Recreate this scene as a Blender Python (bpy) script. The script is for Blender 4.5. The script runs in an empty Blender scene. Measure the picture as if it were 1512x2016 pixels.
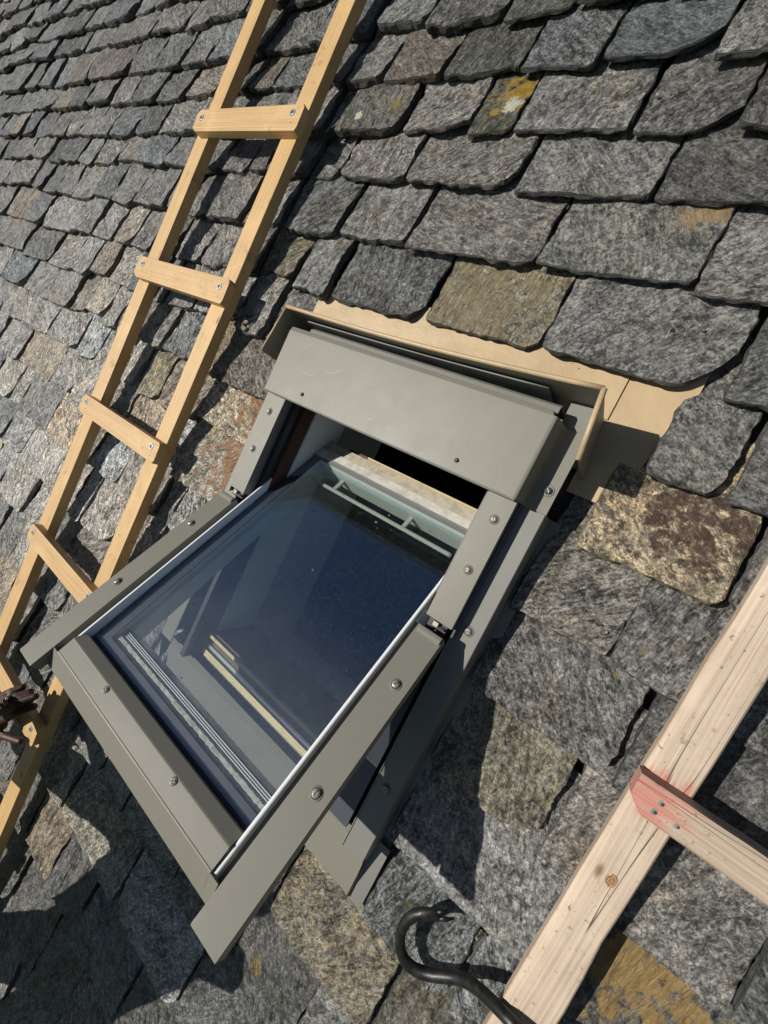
import bpy, bmesh, math, random
from mathutils import Vector, Matrix, noise
random.seed(7)
sc = bpy.context.scene
col = sc.collection
# ---------------------------------------------------------------- frame of the roof
PITCH = math.radians(42)
K = 0.75                                   # metres per drawing unit
cp, sp = math.cos(PITCH), math.sin(PITCH)
# roof axes: u along the eaves, v up the slope, n away from the roof
RB = Matrix(((1, 0, 0), (0, cp, -sp), (0, sp, cp)))
H0 = Vector((0, 0, 7.5))
def wpos(p): return RB @ Vector(p) * K + H0
def wmat(o): return Matrix.Translation(wpos(o)) @ RB.to_4x4() @ Matrix.Diagonal((K, K, K, 1))
# ---------------------------------------------------------------- camera
CAMR = ((0.77620703, 0.43553831, -0.45586076), (0.42510446, -0.89550504, -0.13174566), (-0.46560589, -0.09152653, -0.88024659))
CAMC = (0.965543, 0.240805, 0.947299)
FPX = 804.4022
cam = bpy.data.cameras.new('camera'); cam_o = bpy.data.objects.new('camera', cam); col.objects.link(cam_o)
r_, d_, f_ = [RB @ Vector(a) for a in CAMR]
cam_o.matrix_world = Matrix.Translation(wpos(CAMC)) @ Matrix((r_, -d_, -f_)).transposed().to_4x4()
cam.sensor_fit = 'VERTICAL'; cam.sensor_height = 36; cam.sensor_width = 27
cam.lens = FPX / 2016 * 36
cam.clip_start = 0.02; cam.clip_end = 1000
sc.camera = cam_o
def proj(p):
    q = Vector(p) - Vector(CAMC)
    x, y, z = [sum(a * b for a, b in zip(r, q)) for r in CAMR]
    return (756 + FPX * x / z, 1008 + FPX * y / z, z)
def unp(px, n):
    d = Vector(CAMR[0]) * ((px[0] - 756) / FPX) + Vector(CAMR[1]) * ((px[1] - 1008) / FPX) + Vector(CAMR[2])
    return Vector(CAMC) + d * ((n - CAMC[2]) / d.z)
# ---------------------------------------------------------------- light
SUN = (RB @ Vector((-0.60, -0.02, 1.0))).normalized()
elev = math.asin(SUN.z); azim = math.atan2(SUN.x, SUN.y)
world = bpy.data.worlds.new('World'); sc.world = world; world.use_nodes = True
wn = world.node_tree; bg = wn.nodes['Background']
sky = wn.nodes.new('ShaderNodeTexSky'); sky.sky_type = 'NISHITA'; sky.sun_disc = False
sky.sun_elevation = elev; sky.sun_rotation = azim; sky.altitude = 200; sky.air_density = 1.0; sky.dust_density = 0.6
wn.links.new(sky.outputs[0], bg.inputs[0]); bg.inputs[1].default_value = 0.05
sl = bpy.data.lights.new('sun', 'SUN'); sl.energy = 5.0; sl.angle = math.radians(0.5); sl.color = (1.0, 0.95, 0.86)
so = bpy.data.objects.new('sun', sl); col.objects.link(so)
so.rotation_euler = SUN.to_track_quat('Z', 'Y').to_euler(); so.location = (0, 0, 20)
vs = sc.view_settings
vs.view_transform = 'Standard'; vs.look = 'None'; vs.gamma = 1; vs.exposure = 0.12; vs.use_curve_mapping = False
sc.render.engine = 'CYCLES'
sc.cycles.max_bounces = 8; sc.cycles.diffuse_bounces = 2; sc.cycles.transparent_max_bounces = 16

# ---------------------------------------------------------------- materials
class NT:
    def __init__(s, name):
        s.m = bpy.data.materials.new(name); s.m.use_nodes = True; s.t = s.m.node_tree
        s.b = s.t.nodes['Principled BSDF']; s.out = s.t.nodes['Material Output']
    def n(s, ty, **kw):
        nd = s.t.nodes.new(ty)
        for k, v in kw.items():
            if k.startswith('i_'): s.set(nd.inputs[k[2:]] if not k[2:].isdigit() else nd.inputs[int(k[2:])], v)
            else: setattr(nd, k, v)
        return nd
    def set(s, sock, v):
        if hasattr(v, 'is_output') or isinstance(v, bpy.types.NodeSocket): s.t.links.new(v, sock)
        else: sock.default_value = v
    def noise(s, co, scale, detail=4, rough=.55, dist=0.0):
        nd = s.n('ShaderNodeTexNoise'); s.set(nd.inputs['Vector'], co)
        nd.inputs['Scale'].default_value = scale; nd.inputs['Detail'].default_value = detail
        nd.inputs['Roughness'].default_value = rough; nd.inputs['Distortion'].default_value = dist
        return nd.outputs[0]
    def ramp(s, fac, a, b, lo=0.0, hi=1.0):
        nd = s.n('ShaderNodeMapRange', interpolation_type='SMOOTHSTEP'); s.set(nd.inputs[0], fac)
        nd.inputs[1].default_value = a; nd.inputs[2].default_value = b
        nd.inputs[3].default_value = lo; nd.inputs[4].default_value = hi
        return nd.outputs[0]
    def math(s, op, a, b=0.0):
        nd = s.n('ShaderNodeMath', operation=op); s.set(nd.inputs[0], a); s.set(nd.inputs[1], b); return nd.outputs[0]
    def mix(s, f, a, b, bt='MIX'):
        nd = s.n('ShaderNodeMix', data_type='RGBA', blend_type=bt)
        s.set(nd.inputs[0], f); s.set(nd.inputs[6], a if not isinstance(a, tuple) else a + (1,)); s.set(nd.inputs[7], b if not isinstance(b, tuple) else b + (1,))
        return nd.outputs[2]
    def scale(s, co, v):
        nd = s.n('ShaderNodeVectorMath', operation='MULTIPLY'); s.set(nd.inputs[0], co); nd.inputs[1].default_value = v; return nd.outputs[0]
    def bump(s, h, strength, dist, nrm=None):
        nd = s.n('ShaderNodeBump'); s.set(nd.inputs['Height'], h); nd.inputs['Strength'].default_value = strength
        nd.inputs['Distance'].default_value = dist
        if nrm: s.set(nd.inputs['Normal'], nrm)
        return nd.outputs[0]
    def fin(s, base=None, rough=None, metal=0.0, spec=.5, normal=None):
        if base is not None: s.set(s.b.inputs['Base Color'], base if not isinstance(base, tuple) else base + (1,))
        if rough is not None: s.set(s.b.inputs['Roughness'], rough)
        s.b.inputs['Metallic'].default_value = metal
        s.b.inputs['Specular IOR Level'].default_value = spec
        if normal: s.set(s.b.inputs['Normal'], normal)
        return s.m

def slate_mat(name, stain=None, centre=(0, 0), radius=.1, thr=.5, second=None):
    t = NT(name); tc = t.n('ShaderNodeTexCoord').outputs['Object']
    oi = t.n('ShaderNodeObjectInfo')
    off = t.n('ShaderNodeVectorMath', operation='SCALE'); off.inputs[0].default_value = (37, 53, 71); t.set(off.inputs['Scale'], oi.outputs['Random'])
    ad = t.n('ShaderNodeVectorMath', operation='ADD'); t.set(ad.inputs[0], tc); t.set(ad.inputs[1], off.outputs[0]); co = ad.outputs[0]
    rot = t.n('ShaderNodeVectorRotate', rotation_type='Z_AXIS'); t.set(rot.inputs['Vector'], co)
    t.set(rot.inputs['Angle'], t.math('MULTIPLY', t.math('ADD', oi.outputs['Random'], .15), 2.2))
    st = t.scale(rot.outputs[0], (1, 4.6, 1.2))
    fr7 = t.math('FRACT', t.math('MULTIPLY', oi.outputs['Random'], 7.31))
    strk = t.ramp(fr7, .30, .80, .25, 1.15)
    big = t.noise(co, 9, 5, .62)
    s1 = t.noise(st, 12, 8, .66, .9)
    s2 = t.noise(st, 30, 9, .76, .7)
    crust = t.noise(co, 55, 9, .8, .4)
    mott = t.noise(t.scale(rot.outputs[0], (1, 1.25, 1)), 46, 10, .84, .35)
    grain = t.noise(co, 140, 6, .85)
    strat = t.noise(t.scale(co, (1.5, 1.5, 26)), 14, 4, .65, .5)
    v = t.math('ADD', t.ramp(big, .3, .7, .62, 1.20), t.ramp(s1, .35, .68, -.30, .40))
    v = t.math('ADD', v, t.math('MULTIPLY', t.ramp(s2, .38, .64, -.45, .55), strk))
    v = t.math('ADD', v, t.ramp(mott, .43, .59, -.52, .72))
    v = t.math('MULTIPLY', v, t.ramp(grain, .42, .59, .42, 1.70))
    v = t.math('MAXIMUM', v, .09)
    base = t.mix(1.0, oi.outputs['Color'], t.n('ShaderNodeCombineColor', i_0=v, i_1=v, i_2=v).outputs[0], 'MULTIPLY')
    patch = t.ramp(t.noise(co, 8, 6, .7, .6), .40, .60, .10, 1.0)
    fleck = t.math('MULTIPLY', t.ramp(t.noise(co, 105, 7, .86, .3), .535, .60), patch)
    base = t.mix(t.math('MULTIPLY', t.math('MULTIPLY', fleck, oi.outputs['Alpha']), .85), base, (.47, .47, .445))
    pit = t.math('MULTIPLY', t.ramp(t.noise(co, 125, 7, .86, .3), .545, .61), t.ramp(t.noise(co, 13, 5, .7), .40, .60, .2, 1.0))
    base = t.mix(t.math('MULTIPLY', pit, .75), base, (.02, .02, .019))
    # warm / cool drift over one slate
    base = t.mix(t.ramp(t.noise(co, 5, 4, .7), .48, .72, 0, .5), base, t.mix(1.0, base, (1.22, 1.0, .72), 'MULTIPLY'))
    # pale crustose lichen, strength in the object's alpha
    lm = t.math('MULTIPLY', t.ramp(crust, .50, .60), t.ramp(t.noise(co, 11, 4, .7), .36, .6))
    lm = t.math('MULTIPLY', lm, oi.outputs['Alpha'])
    base = t.mix(t.math('MULTIPLY', lm, .85), base, (.42, .42, .38))
    dk = t.math('MULTIPLY', t.ramp(t.noise(co, 70, 7, .75), .56, .66), t.ramp(t.noise(co, 14, 4, .6), .45, .62))
    base = t.mix(t.math('MULTIPLY', dk, .72), base, (.022, .022, .021))
    yl = t.math('MULTIPLY', t.ramp(t.noise(co, 17, 6, .7), .63, .68), t.ramp(crust, .42, .56))
    base = t.mix(t.math('MULTIPLY', yl, .7), base, (.27, .22, .055))
    if stain:
        dv = t.n('ShaderNodeVectorMath', operation='DISTANCE'); t.set(dv.inputs[0], tc); dv.inputs[1].default_value = (centre[0], centre[1], 0)
        dd = t.math('ADD', t.math('DIVIDE', dv.outputs['Value'], radius), t.ramp(t.noise(tc, 22, 7, .72), .3, .7, -.75, .75))
        m = t.ramp(dd, .60, 1.05, 1, 0)
        m = t.math('MULTIPLY', m, t.ramp(crust, thr - .17, thr + .05, .12, 1))
        tone = t.mix(1.0, stain, t.n('ShaderNodeCombineColor', i_0=t.ramp(s2, .3, .7, .6, 1.3), i_1=t.ramp(s2, .3, .7, .6, 1.3), i_2=t.ramp(s2, .3, .7, .6, 1.3)).outputs[0], 'MULTIPLY')
        base = t.mix(m, base, tone)
        if second:
            dv2 = t.n('ShaderNodeVectorMath', operation='DISTANCE'); t.set(dv2.inputs[0], tc); dv2.inputs[1].default_value = (second[1][0], second[1][1], 0)
            d2 = t.math('ADD', t.math('DIVIDE', dv2.outputs['Value'], second[2]), t.ramp(t.noise(tc, 95, 5, .7), .3, .7, -.28, .28))
            base = t.mix(t.ramp(d2, .8, .95, 1, 0), base, second[0])
    # broken ledges in the relief
    ledge = t.ramp(t.noise(st, 7, 5, .6, 1.2), .49, .515)
    ledge2 = t.ramp(t.noise(st, 11, 6, .65, 1.6), .55, .568)
    h = t.math('ADD', t.math('MULTIPLY', s1, .9), t.math('MULTIPLY', t.math('MULTIPLY', s2, .8), strk))
    h = t.math('ADD', h, t.math('MULTIPLY', ledge, .55)); h = t.math('ADD', h, t.math('MULTIPLY', ledge2, .42))
    h = t.math('ADD', h, t.math('MULTIPLY', crust, .38))
    h = t.math('ADD', h, t.math('MULTIPLY', mott, .62))
    h = t.math('ADD', h, t.math('MULTIPLY', strat, .8))
    b1 = t.bump(h, .95, .0125)
    b2 = t.bump(grain, .7, .0014, b1)
    return t.fin(base, t.ramp(s2, .35, .65, .30, .58), 0, .75, b2)
SLATE = slate_mat('slate')
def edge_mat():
    t = NT('shaded_broken_slate_edge'); co = t.n('ShaderNodeTexCoord').outputs['Object']; oi = t.n('ShaderNodeObjectInfo')
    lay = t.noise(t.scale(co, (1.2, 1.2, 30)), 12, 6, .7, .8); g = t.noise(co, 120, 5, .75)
    v = t.math('MULTIPLY', t.ramp(lay, .35, .65, .22, .75), t.ramp(g, .35, .65, .6, 1.25))  # riven sides, darkened further with the joints' shade in their colour
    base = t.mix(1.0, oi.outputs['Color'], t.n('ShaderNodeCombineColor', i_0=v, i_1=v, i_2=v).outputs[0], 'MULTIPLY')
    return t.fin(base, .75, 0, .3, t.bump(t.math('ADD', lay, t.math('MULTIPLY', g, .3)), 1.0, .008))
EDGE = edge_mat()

def paint_mat(name, c, rough=.42, dirt=.5, sc_=1.0, metal=0.0, dent=.035):
    t = NT(name); co = t.n('ShaderNodeTexCoord').outputs['Object']
    a = t.noise(co, 6 * sc_, 5, .6); f = t.noise(co, 320, 2, .5); sc1 = t.noise(t.scale(co, (1, .12, 1)), 190, 3, .6)
    sc2 = t.noise(t.scale(co, (.1, 1.2, 1)), 150, 3, .6)
    base = t.mix(t.ramp(a, .35, .7, 0, .35 * dirt), c, tuple(x * .72 for x in c))
    base = t.mix(t.math('MULTIPLY', t.math('MULTIPLY', t.ramp(sc1, .70, .74), t.ramp(t.noise(co, 9, 3), .5, .6)), .4 * dirt), base, tuple(min(1, x * 1.7) for x in c))
    base = t.mix(t.math('MULTIPLY', t.ramp(t.noise(co, 85, 5, .7), .68, .74), .5 * dirt), base, tuple(x * .35 for x in c))
    base = t.mix(t.math('MULTIPLY', t.ramp(t.noise(co, 120, 4, .7), .70, .75), .35 * dirt), base, (.6, .58, .5))
    n1 = t.bump(a, dent, .012); n2 = t.bump(f, .06, .0004, n1)
    return t.fin(base, t.ramp(t.noise(co, 22, 6, .65), .3, .7, rough - .01, rough + .03), metal, .40, n2)
def plain_(name, c):
    t = NT(name); return t.fin(c, .5, 0, .5)
GREY = paint_mat('grey_coated_aluminium', (.162, .156, .130), .5, .35)
GREY2 = paint_mat('weathered_grey_sheet', (.165, .162, .148), .5, .9, 1, 0, .12)
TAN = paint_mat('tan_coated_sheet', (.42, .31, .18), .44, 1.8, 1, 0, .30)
DARK = paint_mat('black_rubber_seal', (.02, .021, .024), .45, .3)
NAVY = paint_mat('dark_anodised_profile', (.055, .06, .075), .32, .3)
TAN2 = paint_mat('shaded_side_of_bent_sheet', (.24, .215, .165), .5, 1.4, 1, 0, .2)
WHITE = paint_mat('white_painted_timber', (.62, .63, .58), .5, .5)
DIRTY = paint_mat('dirty_white_profile', (.46, .41, .32), .7, 3.2, 7)
SCR = plain_('bare_scratch', (.25, .243, .21))
SAGE = paint_mat('pale_sage_paint', (.60, .63, .55), .5, .4)
LINING = paint_mat('pale_grey_lining', (.44, .45, .44), .5, .4)
INNER = paint_mat('grey_inner_sash', (.62, .64, .64), .5, .4)
ALU = paint_mat('bright_aluminium', (.62, .64, .66), .28, .8, 6, .7)
BEAD2 = paint_mat('speckled_white_profile', (.55, .54, .47), .6, 3.0, 5)
BEAD = paint_mat('pale_glazing_bead', (.66, .67, .68), .4, .6, 6)
STEEL = paint_mat('dull_screw_steel', (.27, .26, .235), .42, 1.5, 8, .35)
DSTEEL = paint_mat('dark_recess', (.03, .03, .03), .5, .2)
VOID = paint_mat('dark_attic_shade', (.035, .034, .036), .8, .2)

def wood_mat(name, c1, c2, axis=1, rough=.55, crack=0.0, red=None, dirt=0.2):
    t = NT(name); co0 = t.n('ShaderNodeTexCoord').outputs['Object']
    oi = t.n('ShaderNodeObjectInfo')
    off = t.n('ShaderNodeVectorMath', operation='SCALE'); off.inputs[0].default_value = (5, 9, 7); t.set(off.inputs['Scale'], oi.outputs['Random'])
    ad = t.n('ShaderNodeVectorMath', operation='ADD'); t.set(ad.inputs[0], co0); t.set(ad.inputs[1], off.outputs[0]); co = ad.outputs[0]
    sv = [1, 1, 1]; sv[axis] = .06
    st = t.scale(co, tuple(sv)); sv[axis] = .012
    st2 = t.scale(co, tuple(sv))
    warp = t.noise(st, 14, 3, .5)
    wv = t.n('ShaderNodeTexWave', wave_type='BANDS', bands_direction='X' if axis == 1 else 'Y', wave_profile='SIN')
    t.set(wv.inputs['Vector'], st); wv.inputs['Scale'].default_value = 34; wv.inputs['Distortion'].default_value = 7; wv.inputs['Detail'].default_value = 3; wv.inputs['Detail Scale'].default_value = .8
    fib = t.noise(st2, 210, 4, .7)
    base = t.mix(t.math('MULTIPLY', wv.outputs[1], .6), c1, c2)
    base = t.mix(t.ramp(fib, .38, .68, 0, .55), base, tuple(x * .72 for x in c2))
    base = t.mix(t.ramp(t.noise(co, 7, 5, .6), .42, .7, 0, .45), base, tuple(min(1, x * 1.18) for x in c1))
    # dirty specks and saw marks
    base = t.mix(t.math('MULTIPLY', t.ramp(t.noise(co, 75, 6, .75), .60, .68), dirt), base, (.10, .065, .035))
    base = t.mix(t.math('MULTIPLY', t.ramp(t.noise(co, 11, 5, .7), .60, .68), dirt * .9), base, tuple(x * .45 for x in c2))
    vo = t.n('ShaderNodeTexVoronoi'); sv2 = [1, 1, 1]; sv2[axis] = .42
    t.set(vo.inputs['Vector'], t.scale(co, tuple(sv2))); vo.inputs['Scale'].default_value = 7.5
    kn = t.ramp(vo.outputs['Distance'], .035, .075, 1, 0)
    base = t.mix(t.math('MULTIPLY', kn, .8), base, (.13, .055, .02))
    hgt = fib
    if crack:
        sc_ = [1, 1, 1]; sc_[axis] = .018
        cn = t.noise(t.scale(co, tuple(sc_)), 26, 2, .4)
        cm = t.ramp(t.math('ABSOLUTE', t.math('SUBTRACT', cn, .5)), .0, .006, 1, 0)
        base = t.mix(t.math('MULTIPLY', cm, crack), base, (.05, .028, .02))
        hgt = t.math('SUBTRACT', fib, t.math('MULTIPLY', cm, 1.2))
    if red:
        dv = t.n('ShaderNodeVectorMath', operation='DISTANCE'); t.set(dv.inputs[0], co0); dv.inputs[1].default_value = red[0]
        dd = t.math('ADD', t.math('DIVIDE', dv.outputs['Value'], red[1]), t.ramp(t.noise(st, 30, 6, .7), .3, .7, -.7, .7))
        base = t.mix(t.math('MULTIPLY', t.math('MULTIPLY', t.ramp(dd, .5, 1.0, 1, 0), t.ramp(fib, .35, .6, .45, 1)), .7), base, (.44, .13, .10))
    n1 = t.bump(hgt, .5, .0016)
    return t.fin(base, rough, 0, .35, n1)
LWOOD = wood_mat('yellow_spruce_rail', (.53, .355, .165), (.44, .265, .105), 1, .5, 0, None, .5)
LRUNG = wood_mat('yellow_spruce_rung', (.54, .365, .18), (.44, .265, .11), 0, .45, 0, None, .5)
OWOOD = wood_mat('pink_weathered_rail', (.48, .395, .31), (.39, .29, .215), 1, .8, .9, ((.045, 0.075, .04), .045), .8)
ORUNG = wood_mat('red_stained_rung', (.43, .35, .27), (.32, .24, .175), 0, .75, .9, ((.015, 0.005, .04), .075), .8)
REDW = wood_mat('red_brown_frame_timber', (.07, .024, .013), (.045, .016, .01), 1, .6, .5)
CREAM = wood_mat('cream_timber_strip', (.66, .56, .34), (.5, .4, .22), 0, .6, 0, None, .9)
KNOTM = wood_mat('torn_knot', (.34, .20, .10), (.22, .12, .06), 0, .8, .6, None, .8)
BROWN = wood_mat('brown_sill_timber', (.16, .12, .085), (.09, .065, .045), 0, .7, .5, None, .5)

def glass_mat():
    t = NT('window_glass'); co = t.n('ShaderNodeTexCoord').outputs['Object']
    tr = t.n('ShaderNodeBsdfTransparent'); tr.inputs[0].default_value = (.955, .97, .965, 1)
    gl = t.n('ShaderNodeBsdfGlossy'); gl.inputs['Roughness'].default_value = .012; gl.inputs[0].default_value = (.55, .76, 1, 1)
    ge = t.n('ShaderNodeNewGeometry'); dp = t.n('ShaderNodeVectorMath', operation='DOT_PRODUCT'); t.set(dp.inputs[0], ge.outputs['Normal']); t.set(dp.inputs[1], ge.outputs['Incoming'])
    fr = t.math('ADD', .10, t.math('MULTIPLY', t.math('POWER', t.math('SUBTRACT', 1.0, t.math('ABSOLUTE', dp.outputs['Value'])), 5.0), .94))
    mx = t.n('ShaderNodeMixShader'); t.set(mx.inputs[0], fr); t.set(mx.inputs[1], tr.outputs[0]); t.set(mx.inputs[2], gl.outputs[0])
    df = t.n('ShaderNodeBsdfDiffuse'); df.inputs[0].default_value = (.62, .62, .58, 1)
    vo = t.n('ShaderNodeTexVoronoi'); t.set(vo.inputs['Vector'], co); vo.inputs['Scale'].default_value = 150
    spk = t.math('MULTIPLY', t.ramp(vo.outputs['Distance'], .04, .12, .38, 0), t.ramp(t.n('ShaderNodeSeparateColor', i_0=vo.outputs['Color']).outputs[0], .50, .60))
    yy = t.n('ShaderNodeSeparateXYZ'); t.set(yy.inputs[0], co)
    veil_film = t.math('ADD', t.math('MULTIPLY', t.ramp(yy.outputs[1], -.30, .05, .026, .002), t.ramp(t.noise(co, 14, 8, .75), .3, .7, .6, 1.2)), t.ramp(t.noise(co, 60, 8, .8), .45, .75, 0, .006))  # sky reflection veil over the lower pane, put in as a diffuse film
    m2 = t.n('ShaderNodeMixShader'); t.set(m2.inputs[0], t.math('MAXIMUM', spk, veil_film)); t.set(m2.inputs[1], mx.outputs[0]); t.set(m2.inputs[2], df.outputs[0])
    t.t.links.new(m2.outputs[0], t.out.inputs[0]); return t.m
GLASS = glass_mat()
def plain(name, c, rough=.6, spec=.4, sc_=30, amt=.25, bump=.0006, metal=0):
    t = NT(name); co = t.n('ShaderNodeTexCoord').outputs['Object']; a = t.noise(co, sc_, 5, .6)
    base = t.mix(t.ramp(a, .35, .7, 0, 1), tuple(x * (1 - amt) for x in c), tuple(min(1, x * (1 + amt)) for x in c))
    return t.fin(base, rough, metal, spec, t.bump(a, .5, bump))
IRON = plain('black_painted_steel', (.014, .014, .014), .42, .5, 45, .6, .0016, .2)
SKIN = plain('dark_brown_skin', (.045, .019, .013), .52, .35, 110, .35, .0016)
NAIL = plain('fingernail', (.22, .12, .09), .3, .5)
GOLD = plain('silver_ring', (.75, .68, .6), .25, .5, 30, .1, .0001, 1)
JACKET = plain('navy_work_jacket', (.02, .025, .04), .85, .2, 14, .3, .004)
TROUS = plain('grey_work_trousers', (.06, .06, .065), .85, .2, 14, .3, .004)
BOOT = plain('brown_leather_boot', (.05, .03, .02), .5, .4, 20, .3, .001)
CAPM = plain('dark_wool_cap', (.02, .02, .022), .95, .1, 60, .4, .003)
EYEW = plain('eye_white', (.7, .68, .64), .2, .5, 10, .05, .0001)
EYED = plain('eye_iris', (.02, .012, .008), .2, .5, 10, .05, .0001)
GRASS = plain('garden_grass', (.05, .085, .025), .9, .2, .8, .5, .05)
RENDERW = plain('house_render', (.42, .40, .36), .85, .2, 3, .15, .003)

# ---------------------------------------------------------------- builders
ORIG = {}
def thing(name, o, label, cat, group=None):
    e = bpy.data.objects.new(name, None); col.objects.link(e); e.empty_display_size = .1
    e.matrix_world = wmat(o); ORIG[e.name] = Vector(o)
    e['label'] = label; e['category'] = cat
    if group: e['group'] = group
    return e
class MB:
    def __init__(s): s.v = []; s.f = []; s.mi = []
    def add(s, vs, fs, mi=0):
        o = len(s.v); s.v += [Vector(p) for p in vs]; s.f += [tuple(o + i for i in f) for f in fs]; s.mi += [mi] * len(fs); return s
    def hexa(s, p, mi=0):   # 8 points: bottom 4 (ccw), top 4
        return s.add(p, [(3, 2, 1, 0), (4, 5, 6, 7), (0, 1, 5, 4), (1, 2, 6, 5), (2, 3, 7, 6), (3, 0, 4, 7)], mi)
    def box(s, a, b, fn=None, mi=0):
        p = [(a[0], a[1], a[2]), (b[0], a[1], a[2]), (b[0], b[1], a[2]), (a[0], b[1], a[2]), (a[0], a[1], b[2]), (b[0], a[1], b[2]), (b[0], b[1], b[2]), (a[0], b[1], b[2])]
        if fn: p = [fn(*q) for q in p]
        return s.hexa(p, mi)
    def extr(s, prof, a, b, fn, mi=0, seg=1, wob=0):   # closed profile of (p,q), along w from a to b: fn(w,p,q)
        n = len(prof); vs = []
        for k in range(seg + 1):
            w = a + (b - a) * k / seg
            vs += [fn(w, p, q) for p, q in prof]
        fs = []
        for k in range(seg):
            for i in range(n):
                j = (i + 1) % n; fs.append((k * n + i, k * n + j, (k + 1) * n + j, (k + 1) * n + i))
        fs.append(tuple(range(n - 1, -1, -1))); fs.append(tuple(seg * n + i for i in range(n)))
        return s.add(vs, fs, mi)
    def cyl(s, c, ax, r, h, seg=16, r2=None, mi=0):
        ax = Vector(ax).normalized(); a = ax.orthogonal().normalized(); b = ax.cross(a); r2 = r if r2 is None else r2; c = Vector(c)
        v = [c + (a * math.cos(t) + b * math.sin(t)) * r for t in [2 * math.pi * i / seg for i in range(seg)]] + [c + ax * h + (a * math.cos(t) + b * math.sin(t)) * r2 for t in [2 * math.pi * i / seg for i in range(seg)]]
        f = [(i, (i + 1) % seg, seg + (i + 1) % seg, seg + i) for i in range(seg)] + [tuple(range(seg - 1, -1, -1)), tuple(seg + i for i in range(seg))]
        return s.add(v, f, mi)
    def tube(s, pts, rad, seg=14, mi=0, flat=None):
        pts = [Vector(p) for p in pts]; n = len(pts); rings = []
        up = Vector((0, 0, 1)); vs = []
        for i, p in enumerate(pts):
            t = (pts[min(i + 1, n - 1)] - pts[max(i - 1, 0)]).normalized()
            a = t.cross(up).normalized(); b = a.cross(t).normalized()
            r = rad[i] if isinstance(rad, (list, tuple)) else rad
            ra, rb = (r if not isinstance(r, tuple) else r[0]), (r if not isinstance(r, tuple) else r[1])
            vs += [p + a * math.cos(w) * ra + b * math.sin(w) * rb for w in [2 * math.pi * k / seg for k in range(seg)]]
        fs = [(i * seg + k, i * seg + (k + 1) % seg, (i + 1) * seg + (k + 1) % seg, (i + 1) * seg + k) for i in range(n - 1) for k in range(seg)]
        fs += [tuple(range(seg - 1, -1, -1)), tuple((n - 1) * seg + k for k in range(seg))]
        return s.add(vs, fs, mi)
    def build(s, name, mats, parent=None, label=None, smooth=False, bevel=0, origin=None, bseg=2):
        if not isinstance(mats, (list, tuple)): mats = [mats]
        me = bpy.data.meshes.new(name)
        root = parent
        while root is not None and root.parent is not None: root = root.parent
        o = ORIG[root.name] if root is not None else Vector((0, 0, 0))
        if origin is not None: oo = Vector(origin)
        else:
            oo = sum(s.v, Vector()) / max(1, len(s.v))
        me.from_pydata([v - oo for v in s.v], [], s.f); 
        for m in mats: me.materials.append(m)
        if len(mats) > 1: me.polygons.foreach_set('material_index', s.mi)
        me.validate(); me.update()
        bm = bmesh.new(); bm.from_mesh(me); bmesh.ops.recalc_face_normals(bm, faces=bm.faces)
        bm.to_mesh(me); bm.free()
        if smooth: me.polygons.foreach_set('use_smooth', [True] * len(me.polygons))
        ob = bpy.data.objects.new(name, me); col.objects.link(ob)
        if parent is not None:
            ob.parent = parent
            po = Vector(parent['_o']) if '_o' in parent else ORIG.get(parent.name, o)
            ob.location = oo - po; ob['_o'] = tuple(oo)
        else: ob.matrix_world = wmat(oo)
        if label: ob['label'] = label
        if bevel:
            m = ob.modifiers.new('bevel', 'BEVEL'); m.width = bevel; m.segments = bseg; m.limit_method = 'ANGLE'; m.angle_limit = math.radians(30)
            if not smooth:
                me.polygons.foreach_set('use_smooth', [True] * len(me.polygons))
                w = ob.modifiers.new('wn', 'WEIGHTED_NORMAL'); w.keep_sharp = True
        return ob

# ================================================================= GROUND AND HOUSE
def plain_obj(name, vs, fs, mat, kind=None):
    me = bpy.data.meshes.new(name); me.from_pydata([Vector(v) for v in vs], [], fs); me.materials.append(mat); me.update()
    o = bpy.data.objects.new(name, me); col.objects.link(o)
    if kind: o['kind'] = kind
    return o
plain_obj('ground', [(-400, -400, -2), (400, -400, -2), (400, 400, -2), (-400, 400, -2)], [(0, 1, 2, 3)], GRASS, 'structure')

# ================================================================= ROOF
roof = thing('slate_roof', (0, 0, -.06), 'steep roof of thick rough grey natural slates around the skylight', 'roof')
N0 = -.02
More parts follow.
